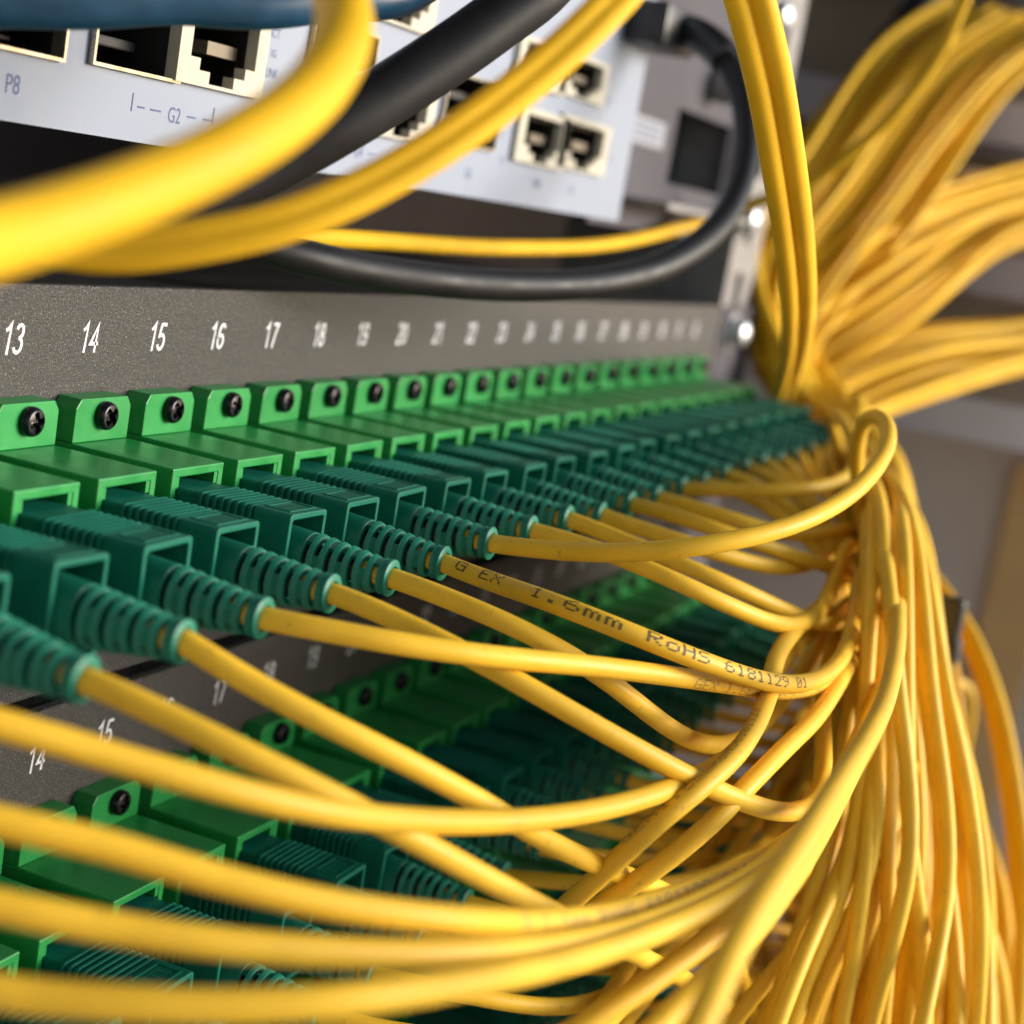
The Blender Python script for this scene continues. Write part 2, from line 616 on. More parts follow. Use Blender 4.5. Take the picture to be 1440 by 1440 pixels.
# ------------------------------------------------------------------ adapters (shared meshes)
FW, FB, FT = 4.59, -2.67, 1.71
bm = bmesh.new()
c = 0.95
prism(bm, [(-FW, FB), (FW, FB), (FW, FT - c), (FW - c * 0.75, FT), (-FW + c * 0.75, FT), (-FW, FT - c)], -2.78, -0.05)
bevel(bm, 0.10, 2)
me_tab = mesh_from_bm('mounting_tab', bm, M['adapter'])
bm = bmesh.new()
prism(bm, [(-FW, -15.03), (FW, -15.03), (FW, -18.4), (FW - c * 0.75, -19.4), (-FW + c * 0.75, -19.4), (-FW, -18.4)], -2.78, -0.05)
bevel(bm, 0.10, 2)
me_tab2 = mesh_from_bm('mounting_tab', bm, M['adapter'])
bm = bmesh.new()
outer = [(-FW, -15.0), (FW, -15.0), (FW, -2.7), (-FW, -2.7)]
inner = [(-3.72, -14.0), (3.72, -14.0), (3.72, -3.62), (-3.72, -3.62)]
sleeve(bm, outer, inner, -14.59, -0.06, -3.0)
bevel(bm, 0.16, 2)
# the two keyway blocks in the upper corners of the mouth
add_box(bm, -3.74, -3.15, -14.45, -6, -4.75, -3.6)
add_box(bm, 3.15, 3.74, -14.45, -6, -4.75, -3.6)
me_sleeve = mesh_from_bm('sleeve', bm, M['adapter'])
bm = bmesh.new()
RS = 1.47
seg = 72
prof = [(RS * 0.96, 0.0), (RS, -0.25), (RS * 0.985, -0.55), (RS * 0.93, -0.82), (RS * 0.85, -0.97)]
prof += [(RS * q / 24, -1.0 - 0.16 * (1 - (q / 20) ** 2)) for q in range(19, 0, -1)]
lathe(bm, prof, 'y', seg)
bm.verts.ensure_lookup_table()
ang = math.radians(18)
for v in bm.verts:
    x, zz = v.co.x * math.cos(ang) + v.co.z * math.sin(ang), -v.co.x * math.sin(ang) + v.co.z * math.cos(ang)
    rr = math.hypot(x, zz)
    arm = min(abs(x), abs(zz))
    if rr < RS * 0.70 and arm < 0.30:
        v.co.y += 0.85 * (1 - 0.35 * rr / (RS * 0.70)) * min(1.0, (0.32 - arm) / 0.08)
me_screw = mesh_from_bm('screw', bm, M['screw'], 38)

for row, (n0, n1) in enumerate(ROWS):
    for n in range(n0, n1 + 1):
        t = thing('fibre_adapter', 'green fibre adapter under printed number %s on the %s patch panel' % (word(n), ROWNAME[row]), 'adapter',
                  (xn(n), 0, -U1 * row), 'green adapters on the patch panels')
        t.rotation_euler = (random.uniform(-.004, .004), random.uniform(-.012, .012), random.uniform(-.006, .006))
        link('mounting_tab', me_tab, parent=t)
        if row < 1:
            link('mounting_tab', me_tab2, parent=t)
        link('sleeve', me_sleeve, parent=t)
        s = link('screw', me_screw, (random.uniform(-.06, .06), -2.79, random.uniform(-.06, .06)), t)
        s.rotation_euler = (0, random.uniform(-0.8, 0.8), 0)

# ------------------------------------------------------------------ connector plug meshes, origin on the port axis (z -8.9)
PW, PH = 3.6, 4.42
bm = bmesh.new()
add_box(bm, -3.25, 3.25, -17.2, -6.0, -4.25, 4.25)          # nose inside the adapter
bevel(bm, 0.25, 2)
for sx in (-1, 1):                                           # slanted shoulders beside the nose
    a = [bm.verts.new(q) for q in ((sx * 3.2, -16.0, -3.4), (sx * 3.2, -16.0, 3.4), (sx * 3.55, -17.1, 3.9), (sx * 3.55, -17.1, -3.9),
                                   (sx * 3.2, -17.1, -3.9), (sx * 3.2, -17.1, 3.9))]
    bm.faces.new(a[0:4]); bm.faces.new((a[0], a[3], a[4])); bm.faces.new((a[1], a[5], a[2]))
me_nose = mesh_from_bm('plug_nose', bm, M['plug'])
bm = bmesh.new()
add_box(bm, -3.22, 3.22, -23.2, -16.4, -4.08, 4.08)
for k in range(8):
    y = -16.75 - k * 0.80
    q0 = len(bm.verts)
    prism(bm, rrect(-PW, PW, -PH, PH, 0.45, 2), y - 0.44, y)
bevel(bm, 0.09, 1, 60)
me_grip = mesh_from_bm('finger_grip', bm, M['plug'])
bm = bmesh.new()
sleeve(bm, rrect(-PW, PW, -PH, PH, 0.5, 3), rrect(-PW + 0.55, PW - 0.55, -PH + 0.6, PH - 0.6, 0.3, 3), -27.07, -22.95, -23.4)
bevel(bm, 0.13, 2, 60)
# raised frame of the marking panel on the top face
for x0, x1, y0, y1 in ((-2.5, 2.5, -23.75, -23.5), (-2.5, 2.5, -26.35, -26.1), (-2.5, -2.25, -26.1, -23.75), (2.25, 2.5, -26.1, -23.75)):
    add_box(bm, x0, x1, y0, y1, PH - 0.02, PH + 0.10)
me_block = mesh_from_bm('end_block', bm, M['plug'])
me_mark = text_mesh('ZTT', 1.35, M['plug'], 1.0, 0.0, name='moulded_mark').copy()
for v in me_mark.vertices:                                    # lay it on the top face, readable from the open side
    v.co = Vector((v.co.x, v.co.z - 24.93 * S, (PH + 0.09) * S))
me_mark.materials[0] = M['boot']

# boot: a tapered sleeve with staggered windows
def boot_mesh():
    NA = 24
    st = [(-22.0, 2.75, 1), (-25.0, 2.75, 1), (-28.2, 2.52, 1)]
    cells_mode = ['full', 'full']
    y = -28.2
    r = 2.52
    k = 0
    while k < 7:
        r2 = 2.52 - (2.52 - 1.58) * (k + 1) / 7
        st += [(y - 0.06, r * 0.965, 0), (y - 0.66, r * 0.955, 0), (y - 0.72, r * 1.02, 1), (y - 0.95, r2 * 1.05, 1), (y - 1.18, r2 * 1.01, 1)]
        cells_mode += ['full', 'A' if k % 2 == 0 else 'B', 'full', 'full', 'full']
        y -= 1.18
        r = r2
        k += 1
    st += [(y - 0.05, 1.78, 1), (y - 0.42, 1.80, 1), (y - 0.55, 1.62, 1)]
    cells_mode += ['full', 'full', 'full']
    th = 0.5
    vs = []
    for (yy, rr, _) in st:
        for a in range(NA):
            an = 2 * math.pi * a / NA
            vs.append((rr * math.cos(an), yy, rr * math.sin(an)))
    off = len(vs)
    for (yy, rr, _) in st:
        ri = max(1.1, rr - th)
        for a in range(NA):
            an = 2 * math.pi * a / NA
            vs.append((ri * math.cos(an), yy, ri * math.sin(an)))

    def keep(i, a):
        if i < 0 or i >= len(st) - 1:
            return False
        mo = cells_mode[i]
        if mo == 'full':
            return True
        deg = (a + 0.5) * 360 / NA
        sh = 0 if mo == 'A' else 90
        d = min(abs((deg - sh + 180) % 360 - 180), abs((deg - sh - 180 + 180) % 360 - 180))
        return d > 58
    fs = []
    for i in range(len(st) - 1):
        for a in range(NA):
            if not keep(i, a):
                continue
            b = (a + 1) % NA
            q = [i * NA + a, i * NA + b, (i + 1) * NA + b, (i + 1) * NA + a]
            fs.append(tuple(q))
            fs.append(tuple(x + off for x in reversed(q)))
            for (di, da, e) in ((-1, 0, (q[0], q[1])), (1, 0, (q[2], q[3])), (0, -1, (q[3], q[0])), (0, 1, (q[1], q[2]))):
                if not keep(i + di, (a + da) % NA):
                    fs.append((e[1], e[0], e[0] + off, e[1] + off))
    bm = bmesh.new()
    vv = [bm.verts.new(v) for v in vs]
    for f in fs:
        bm.faces.new([vv[x] for x in f])
    loose = [v for v in bm.verts if not v.link_faces]
    bmesh.ops.delete(bm, geom=loose, context='VERTS')
    return mesh_from_bm('strain_boot', bm, M['boot'], 40)


me_boot = boot_mesh()
bm = bmesh.new()
lathe(bm, [(1.75, -22.5), (1.75, -26), (1.45, -29), (1.15, -33.6)], 'y', 14)
me_crimp = mesh_from_bm('crimp_tube', bm, M['blackplastic'], 40)
TIP = -37.0
PIV = Vector((0, -24.0, 0))

# ------------------------------------------------------------------ cords
RC = 1.0                       # radius of the thin yellow cords
CORD_LABEL = {}


def plug_thing(n, row, label):
    base = Vector((xn(n), 0, -U1 * row - 8.9))
    t = thing('patch_cable', label, 'patch cord', base, 'yellow cords with green plugs')
    link('plug_nose', me_nose, parent=t)
    link('finger_grip', me_grip, parent=t)
    jig = Matrix.Rotation(random.uniform(-.03, .03), 3, 'Y') @ Matrix.Rotation(random.uniform(-.012, .012), 3, 'Z')
    push = random.uniform(-0.35, 0.25)
    b = link('end_block', me_block, parent=t)
    for ch in t.children:
        ch.rotation_euler = jig.to_euler()
        ch.location.y += push * S
    if (row == 0 and n < 21) or (row == 1 and n < 20):
        link('moulded_mark', me_mark, parent=b)
    bo = link('strain_boot', me_boot, parent=t)
    link('crimp_tube', me_crimp, parent=bo)
    yaw = random.uniform(-0.03, 0.03)
    pit = random.uniform(-0.02, 0.02)
    if row == 0:
        yaw, pit = {13: (.0, .03), 14: (0, 0.01), 15: (0, 0), 16: (.0, 0.05), 17: (0, .05), 18: (0, 0.05), 10: (0, -.04)}.get(n, (yaw, pit))
    R = Matrix.Rotation(yaw, 3, 'Z') @ Matrix.Rotation(-pit, 3, 'X')
    bo.rotation_euler = R.to_euler()
    bo.location = (PIV - R @ PIV) * S
    bo.rotation_euler.rotate_axis('Y', random.uniform(-0.25, 0.25))
    tip = base + PIV + R @ (Vector((0, TIP, 0)) - PIV)
    root = base + Vector((0, -22.5, 0))
    return t, base, root, tip, (tip - root).normalized()


def cord(n, row, pts, label, step=1.2, seg=12, prints=None, r=RC):
    t, base, root, tip, ax = plug_thing(n, row, label)
    pts = list(pts)
    for i, w in ((0, 1.0), (1, 0.55), (2, 0.22)):           # leave the boot along its own axis, then ease over to the trace
        if row or i >= len(pts) - 1 or n > 19:
            break
        r_ = (pts[i] - CAM)
        dd_ = r_.dot(CF)
        r_ = r_ / dd_
        aim = (ax + Vector((0.12, 0, 0))).normalized()
        w0 = CAM - tip
        a_, b_, c_ = r_.dot(r_), r_.dot(aim), aim.dot(aim)
        den = a_ * c_ - b_ * b_
        dn = (b_ * aim.dot(w0) - c_ * r_.dot(w0)) / den
        dn = min(max(dn, dd_ - 14), dd_ + 6)
        pts[i] = CAM + r_ * (dd_ + (dn - dd_) * w)
    if row == 0:
        pts.append(pts[-1] + Vector((random.uniform(-20, 20), random.uniform(-10, 10), -380)))
    path = spline([root, root.lerp(tip, 0.5), tip, tip + ax * 1.2] + pts, step)
    k0 = min(range(len(path)), key=lambda i: (path[i] - tip).length)
    path = relax(path, k0, 45)
    link('cable', tube_mesh('cable', path, r, M['yellow'], seg, base), parent=t)
    for pr in prints or []:
        link('jacket_print', jacket_print(path, r, base=base, **pr), parent=t)
    return t


def px(*tr):
    return [at(*q) for q in tr]


# where the cords gather and hang down to the floor of the rack
def hang(u, v, d, spread=1.0):
    """tail of a cord inside the hanging bundle, starting near picture point u, v"""
    rnd = random.uniform
    out = []
    tgt = [(rnd(1205, 1290), 960), (rnd(1130, 1330), 1200), (rnd(1060, 1380), 1500)]
    du = rnd(-0.5, 0.5)
    for (uu, vv) in tgt:
        if vv > v + 90:
            d = d + rnd(-6, 14)
            out.append(at(uu, vv, d))
    return out


CU_ = 'yellow cord from the plug under printed number %s of the upper panel'
cord(10, 0, px((208, 988, 119), (280, 1034, 119), (380, 1076, 120), (478, 1124, 122), (600, 1190, 128), (720, 1256, 136), (800, 1296, 145), (900, 1345, 165), (990, 1400, 195), (1040, 1500, 225)),
     'thick looking yellow cord running from the leftmost visible plug diagonally down the middle')
cord(11, 0, px((330, 957, 131), (400, 997, 130), (455, 1014, 131), (560, 1064, 134), (627, 1100, 138), (697, 1137, 143), (743, 1171, 148), (852, 1221, 160), (950, 1262, 180), (1015, 1320, 205), (1050, 1400, 228), (1060, 1510, 245)),
     'yellow cord from the second plug from the left, crossing under a bow shaped cord')
cord(12, 0, px((450, 884, 144), (560, 907, 146), (685, 924, 150), (818, 934, 156), (914, 947, 163), (1018, 961, 173), (1085, 972, 182), (1125, 971, 190), (1165, 958, 200), (1192, 925, 214), (1215, 860, 232), (1240, 980, 246), (1230, 1200, 256), (1180, 1500, 262)),
     'yellow cord with faint grey lettering, lying just below the black lettered cord',
     prints=[dict(text='GEX 1.6mm RoHS 6181129', s0=62, m=M['ink_faint'], turn=0.75, cell=0.23)])
cord(13, 0, px((560, 870, 152), (640, 905, 150), (697, 942, 150), (793, 996, 151), (893, 1054, 154), (956, 1086, 158), (1018, 1118, 163), (1072, 1139, 169), (1114, 1148, 175), (1145, 1138, 182), (1160, 1100, 190), (1157, 1040, 200), (1160, 960, 215), (1195, 850, 240), (1235, 980, 262), (1235, 1200, 270), (1190, 1500, 275)),
     'yellow cord curving to a bend at lower right before turning upward')
cord(14, 0, px((590, 825, 161), (643, 846, 160), (727, 879, 160), (793, 912, 161), (852, 948, 164), (893, 987, 168), (935, 1024, 173), (977, 1047, 179), (1018, 1052, 187), (1060, 1030, 198), (1120, 960, 220), (1190, 860, 248), (1250, 980, 275), (1260, 1200, 280), (1220, 1500, 285)),
     'yellow cord dipping in a shallow hook above the dark third row of plugs')
cord(15, 0, px((660, 809, 171), (700, 822, 167), (768, 842, 162), (852, 876, 160), (935, 911, 162), (997, 934, 166), (1060, 957, 172), (1110, 965, 180), (1150, 957, 190), (1183, 930, 203), (1202, 870, 220), (1210, 800, 240), (1245, 960, 262), (1260, 1200, 270), (1230, 1500, 275)),
     'yellow cord with crisp black lettering 1.6mm RoHS on its jacket',
     prints=[dict(text='G EX  1.6mm RoHS 6181129 01', s0=16.6, m=M['ink'], turn=-0.15, cell=0.235, wide=1.32)])
cord(16, 0, px((760, 773, 179), (830, 779, 174), (900, 780, 172), (980, 772, 173), (1060, 757, 176), (1140, 733, 181), (1200, 697, 188), (1240, 650, 198), (1255, 615, 206), (1245, 588, 214), (1220, 585, 226), (1205, 620, 240), (1205, 700, 250), (1235, 860, 262), (1270, 1060, 272), (1270, 1300, 280), (1240, 1500, 285)),
     'yellow cord looping in a round bend at far right beside the cabinet wall')
cord(17, 0, px((830, 768, 190), (900, 793, 186), (960, 822, 187), (1050, 863, 193), (1095, 882, 200), (1130, 879, 208), (1160, 850, 222), (1200, 760, 250), (1250, 880, 275), (1285, 1060, 285), (1290, 1300, 290), (1280, 1500, 295)),
     'yellow cord ending in a small upturned hook left of the bundle, lower of two')
cord(18, 0, px((870, 757, 201), (960, 795, 198), (1020, 818, 200), (1080, 848, 206), (1130, 872, 213), (1180, 880, 222), (1220, 860, 236), (1250, 800, 255), (1285, 900, 280), (1310, 1080, 292), (1330, 1300, 300), (1330, 1500, 305)),
     'yellow cord sweeping low to the bundle, just above the small upturned hook')
cord(19, 0, px((900, 745, 212), (960, 762, 208), (1020, 782, 212), (1090, 800, 222), (1150, 790, 240), (1205, 770, 258), (1250, 860, 285), (1275, 1060, 295), (1260, 1300, 300), (1240, 1500, 305)),
     CU_ % word(19))
cord(20, 0, px((960, 728, 220), (1040, 757, 219), (1110, 780, 224), (1160, 795, 232), (1195, 805, 240), (1228, 860, 260), (1262, 1060, 280), (1230, 1300, 300), (1170, 1500, 305)), CU_ % word(20))
cord(21, 0, px((1000, 720, 232), (1060, 740, 232), (1120, 757, 238), (1185, 745, 250), (1222, 760, 270), (1262, 900, 285), (1290, 1100, 295), (1300, 1500, 310)), CU_ % word(21))
cord(22, 0, px((1010, 687, 248), (1060, 691, 245), (1117, 692, 246), (1165, 684, 252), (1197, 668, 262), (1205, 645, 272), (1198, 612, 284), (1180, 588, 296), (1172, 600, 320), (1200, 700, 330), (1250, 900, 330), (1270, 1200, 330), (1240, 1500, 330)),
     'yellow cord curling up in a tight loop behind the farthest green boots')
for n in range(23, 33):
    tip_d = depth((xn(n), -37, -8.7))
    e_v = 790 - (n - 23) * 13 + random.uniform(-14, 14)
    e_u = 1186 + random.uniform(-16, 22)
    q = [at(1090 + (n - 23) * 9 + random.uniform(-8, 8), 705 - (n - 23) * 6 + random.uniform(-8, 8), tip_d * 0.93), at(e_u, e_v, tip_d * 0.92)]
    cord(n, 0, q + hang(e_u, e_v, tip_d * 0.95), CU_ % word(n), 2.0, 10)

# second, third and lowest rows
for row, (n0, n1) in list(enumerate(ROWS))[1:]:
    for n in range(n0, n1 + 1):
        if (row, n) == (1, 18):
            continue
        X, Z = xn(n), -U1 * row - 8.9
        rnd = random.uniform
        d0 = 14 + rnd(0, 8)
        pts = [Vector((X + 4, -47 - rnd(0, 2), Z - rnd(0.2, 1.5))), Vector((X + 16 + rnd(0, 8), -53 - rnd(0, 6), Z - rnd(2, 7))),
               Vector((X + 34 + rnd(0, 12), -56 - rnd(0, 8), Z - rnd(1, 12)))]
        gx = max(X + 55, 150 + rnd(-25, 40))
        gy = -58 + rnd(-10, 14)
        if X < 60:
            pts.append(Vector(((X + 40 + gx) / 2, gy - 4, Z - rnd(-6, 14))))
        pts.append(Vector((gx, gy, Z - 18 - rnd(-14, 10))))
        pts.append(Vector((gx + rnd(2, 12), gy + rnd(-6, 8), Z - 50)))
        pts.append(Vector((gx + rnd(-5, 15), gy + rnd(-6, 8), -560)))
        cord(n, row, pts, 'yellow cord from the plug under printed number %s of the %s panel' % (word(n), ROWNAME[row]), 2.0, 10)


td = depth((xn(18), -37, -U1 - 8.9))
cord(18, 1, px((775, 1236, td - 4), (830, 1245, td - 6), (900, 1250, td - 6), (980, 1238, td), (1060, 1200, td + 14), (1120, 1130, td + 36), (1165, 1020, td + 66), (1205, 880, td + 100), (1240, 1000, 318), (1250, 1200, 318), (1230, 1500, 316)),
     'yellow cord leaving its boot level, just behind the crossing of two climbing cords')


# ------------------------------------------------------------------ loose cords traced across the front
def cable(pts, r, m, label, cat='cable', name='yellow_cable', group=None, seg=14, step=1.5, profile=None, prints=None, ref=FACE, join=False, before=None, after=None):
    if join:
        e = pts[-1]
        de = depth(e)
        pts = list(pts)
        if de < 250:
            pts.append(at(1235 + random.uniform(-15, 25), 720 + random.uniform(-20, 20), 290))
        pts += px((1205 + random.uniform(-15, 15), 630, 350), (1165 + random.uniform(-25, 25), 570, 405), (1120 + random.uniform(-25, 25), 515, 440))
    if before:                                              # the cable goes on out of the picture
        pts = [Vector(pts[0]) + Vector(before)] + list(pts)
    if after:
        pts = list(pts) + [Vector(pts[-1]) + Vector(after)]
    path = spline(pts, step)
    base = path[len(path) // 2].copy()
    o = link(name, tube_mesh(name, path, r, m, seg, base, profile, ref), base, None, label, cat, group)
    for pr in prints or []:
        link('jacket_print', jacket_print(path, r, base=base, **pr), parent=o)
    return o


GF = 'yellow cords sweeping across the foreground'
cable(px((-160, 985, 103), (0, 1019, 106), (150, 1062, 109), (300, 1105, 112), (450, 1140, 118), (600, 1155, 128), (750, 1152, 140), (870, 1132, 150), (960, 1101, 160), (1025, 1067, 168), (1060, 1025, 178), (1078, 985, 188), (1100, 930, 205), (1150, 880, 230), (1205, 830, 255)),
      RC, M['yellow'], 'blurred yellow cord highest of the four entering at lower left, bow shaped', group=GF, join=True, before=(-150, 10, 6))
cable(px((-160, 1130, 98), (0, 1157, 100), (150, 1190, 102), (300, 1235, 104), (450, 1270, 107), (620, 1292, 113), (750, 1298, 124), (850, 1288, 134), (960, 1256, 145), (1040, 1225, 152), (1105, 1188, 159), (1150, 1150, 166), (1195, 1080, 182), (1235, 980, 205), (1255, 860, 240), (1235, 760, 280)),
      RC, M['yellow'], 'yellow cord with blurry grey lettering, second of the four entering at lower left', group=GF, join=True, before=(-150, 10, 6),
      prints=[dict(text='G 1.6mm RoHS 6181129 0120', s0=196, m=M['ink_faint'], turn=-0.1, cell=0.25)])
cable(px((-160, 1250, 95), (0, 1276, 97), (150, 1304, 99), (300, 1326, 101), (500, 1341, 106), (650, 1340, 112), (800, 1326, 124), (900, 1302, 133), (1000, 1262, 143), (1080, 1215, 152), (1150, 1148, 165), (1205, 1060, 190), (1240, 940, 220), (1265, 820, 260)),
      RC, M['yellow'], 'yellow cord third of the four entering at lower left', group=GF, join=True, before=(-150, 10, 6))
cable(px((-160, 1378, 90), (0, 1398, 92), (150, 1410, 93), (330, 1416, 95), (500, 1405, 98), (650, 1383, 106), (800, 1352, 120), (920, 1312, 132), (1020, 1268, 142), (1100, 1215, 152), (1165, 1130, 172), (1215, 1020, 200), (1260, 880, 240)),
      RC, M['yellow'], 'blurred yellow cord lowest of the four entering at lower left', group=GF, join=True, before=(-150, 10, 6))
cable(px((955, 1500, 98), (985, 1440, 100), (1023, 1352, 104), (1065, 1276, 109), (1107, 1216, 114), (1148, 1152, 122), (1186, 1092, 134), (1223, 1032, 152), (1248, 975, 172), (1262, 890, 200), (1258, 790, 235), (1240, 700, 280)),
      RC, M['yellow'], before=(-30, 12, -200), label='pale sunlit yellow cord rising steeply, in front of the hanging bundle', group=GF, join=True)
cable(px((720, 1345, 168), (793, 1277, 162), (860, 1217, 158), (927, 1155, 156), (985, 1108, 158), (1031, 1066, 163), (1060, 1025, 170), (1081, 975, 180), (1092, 925, 192), (1125, 878, 210), (1170, 840, 232), (1215, 800, 258)),
      RC, M['yellow'], 'yellow cord climbing to upper right with smudged black marks along its edge', group=GF, join=True,
      prints=[dict(text='GEX1.6mmRoHS6181129', s0=20, m=M['ink_faint'], turn=-2.1, cell=0.22)])
cable(px((760, 1352, 170), (840, 1276, 164), (923, 1221, 162), (998, 1160, 163), (1040, 1117, 166), (1098, 1058, 175), (1148, 1008, 188), (1190, 940, 208), (1230, 850, 240)),
      RC, M['yellow'], 'plain pale yellow cord climbing beside the one with smudged marks', group=GF, join=True)
for (tr, lb) in [
    (((760, 1480, 128), (840, 1430, 130), (930, 1370, 134), (1020, 1300, 140), (1100, 1225, 150), (1170, 1120, 172), (1225, 1000, 205), (1250, 880, 245)), 'yellow cord at the bottom edge, under the steep pale cord, upper of the pair'),
    (((870, 1490, 122), (950, 1420, 126), (1040, 1330, 134), (1110, 1240, 146), (1180, 1120, 172), (1240, 980, 215), (1265, 860, 255)), 'yellow cord at the bottom edge, under the steep pale cord, lower of the pair'),
    (((1000, 1480, 200), (1060, 1400, 200), (1140, 1310, 204), (1220, 1225, 212), (1262, 1140, 224), (1285, 1050, 240), (1290, 900, 270)), 'yellow cord swinging out in a wide bow across the hanging bundle'),
    (((880, 1150, 262), (940, 1170, 262), (1000, 1180, 265), (1060, 1165, 272), (1110, 1120, 282), (1150, 1040, 296), (1200, 900, 318)), 'yellow cord behind the climbing cords, near the third row of plugs'),
    (((1130, 1440, 240), (1140, 1360, 240), (1160, 1290, 245), (1170, 1210, 252), (1180, 1120, 262), (1175, 1000, 280), (1190, 860, 310)), 'yellow cord hanging straight left of the main bundle'),
    (((1000, 1378, 232), (1060, 1382, 232), (1120, 1372, 236), (1180, 1340, 246), (1230, 1280, 258), (1262, 1180, 275), (1275, 1000, 300)), 'yellow cord in a flat bow near the bottom, right of the pale cord'),
    (((1090, 1210, 215), (1130, 1222, 222), (1180, 1215, 232), (1220, 1195, 245), (1250, 1150, 262), (1260, 1000, 290)), 'short yellow cord bow showing between the pale cord and the bundle'),
]:
    cable(px(*tr), RC, M['yellow'], lb, group=GF, join=True)

# hanging bundle: strands of the far jumpers and of cords whose plugs are out of sight
GH = 'yellow cables hanging in the bundle at right'
for k in range(112):
    rnd = random.uniform
    fat = k % 2 == 0
    d = 290 + rnd(-55, 60) if fat else 240 + rnd(-35, 60)
    w = rnd(0, 1)
    u0 = 1200 + w * 50 + rnd(-15, 15)
    u1 = 1215 + w * 85 + rnd(-10, 10)
    u2 = 1175 + w * 185 + rnd(-25, 25)
    u3 = 1060 + w * 330 + rnd(-40, 40)
    tr = [(1095 + rnd(-30, 40), 490 + rnd(-40, 40), 445), (1160 + rnd(-30, 30), 565 + rnd(-15, 20), 412), (u0 - 4, 650 + rnd(-20, 20), max(d + 45, 330)), (u1, 800 + rnd(-20, 20), d + 8), (u1 * 0.6 + u2 * 0.4, 960, d), (u2, 1180 + rnd(-30, 30), d - rnd(0, 12)),
          (u3, 1480, d - rnd(0, 20))]
    cable(px(*tr), 1.3 if fat else RC, M['yellow_fat' if k % 4 == 0 else 'yellow'],
          ('thick' if fat else 'thin') + ' yellow cable hanging straight down among the gathered bundle at right', group=GH, seg=10, step=3.0, after=(rnd(-25, 25), rnd(-15, 15), -420))
# the outer strands on the right, swinging wide of the bundle
for (tr, lb) in [
    (((1205, 560, 380), (1225, 680, 360), (1262, 755, 345), (1318, 820, 335), (1370, 900, 326), (1404, 990, 320), (1425, 1090, 315), (1440, 1210, 312), (1436, 1330, 310), (1425, 1490, 310)), 'outermost yellow cable arching wide on the right of the bundle'),
    (((1210, 570, 385), (1232, 690, 362), (1275, 775, 350), (1335, 860, 340), (1385, 960, 332), (1412, 1080, 326), (1428, 1220, 322), (1418, 1480, 320)), 'second yellow cable from the right edge, arching beside the outermost'),
    (((1225, 700, 360), (1280, 790, 350), (1330, 900, 340), (1345, 1000, 335), (1350, 1120, 330), (1352, 1260, 328), (1345, 1490, 325)), 'yellow cable hanging right beside the black clip'),
    (((1330, 985, 330), (1345, 1060, 328), (1375, 1150, 324), (1405, 1240, 320), (1415, 1340, 318), (1405, 1490, 316)), 'orange yellow cable crossing from the bundle to the right edge, upper'),
    (((1335, 1060, 335), (1370, 1170, 328), (1395, 1270, 324), (1400, 1370, 320), (1390, 1490, 318)), 'orange yellow cable crossing from the bundle to the right edge, lower'),
    (((1290, 1395, 330), (1340, 1402, 330), (1390, 1402, 330), (1470, 1398, 330)), 'short level yellow cable near the bottom right corner'),
]:
    cable(px(*tr), 1.5, M['yellow_fat'], lb, group='yellow cables swinging wide of the bundle', step=3.0, seg=12, after=None if 'level' in lb else (-10, 0, -400))
cp = at(1324, 912, 292)
t = thing('cable_clip', 'black plastic cable clip between hanging yellow cables at right', 'clip', cp)
link('clip_body', box_mesh('clip_body', M['blackplastic'], -1.8, 1.8, -2.5, 2.5, -9, 9, 0.8), parent=t)
link('clip_jaw', box_mesh('clip_jaw', M['blackplastic'], -2.6, 2.6, -3.0, 3.0, -2, 2, 0.5), parent=t)

# fans of jumpers coming from the trays on the right
GT = 'yellow jumpers fanning out of the trays at right'
for lv, (st, ss, mid, ms, en, es) in enumerate([
        ((1335, 84), (95, 26), (1208, 248), (78, 58), (1092, 432), (38, 92)),
        ((1388, 302), (28, 44), (1245, 385), (48, 62), (1095, 525), (36, 48)),
        ((1450, 482), (4, 30), (1300, 507), (20, 42), (1165, 562), (30, 40))]):
    for k in range(58):
        rnd = random.uniform
        w = -1 + 2 * (k + 0.5) / 58
        dd = rnd(-32, 26)
        g = lambda c, sp: (c[0] + sp[0] * w + rnd(-9, 9), c[1] + sp[1] * w + rnd(-8, 8))
        a0, a1, a2 = g(st, ss), g(mid, ms), g(en, es)
        tr = [(a0[0] + 90, a0[1] - (60 if lv == 0 else 25), 520 + dd), (*a0, 500 + dd), (*a1, 468 + dd), (*a2, 436 + dd * 0.6),
              (1160 + rnd(-25, 25), 608 + rnd(-10, 25), 415 + dd * 0.5), (1215 + rnd(-25, 35), 730, 395 + dd * 0.5),
              (1235 + rnd(-40, 50), 900, 380), (1230 + rnd(-70, 90), 1120, 372), (1200 + rnd(-110, 150), 1480, 365)]
        cable(px(*tr), 1.2, M['yellow_fat'], 'yellow jumper in the %s fan of cables leaving the trays' % ['top', 'middle', 'bottom'][lv], group=GT + ', ' + ['top', 'middle', 'bottom'][lv] + ' fan',
              seg=10, step=4.0, after=(rnd(-25, 25), rnd(-15, 15), -380))
cable(px((1400, -80, 330), (1360, -10, 335), (1325, 70, 340), (1270, 145, 345), (1215, 200, 350), (1150, 250, 355), (1090, 275, 360), (1030, 297, 365), (940, 325, 350), (850, 344, 320), (700, 348, 275), (550, 340, 240), (400, 328, 210), (300, 310, 195), (200, 290, 190)),
      1.25, M['yellow_fat'], 'single yellow cable curving from top right through the dark gap below the device')
cable(px((1322, -30, 512), (1295, 8, 509), (1270, 42, 506), (1246, 72, 503)), 5.0, M['blackplastic'],
      'black sleeve gathering the topmost yellow cables at upper right', 'sleeve', 'cable_sleeve', seg=20)
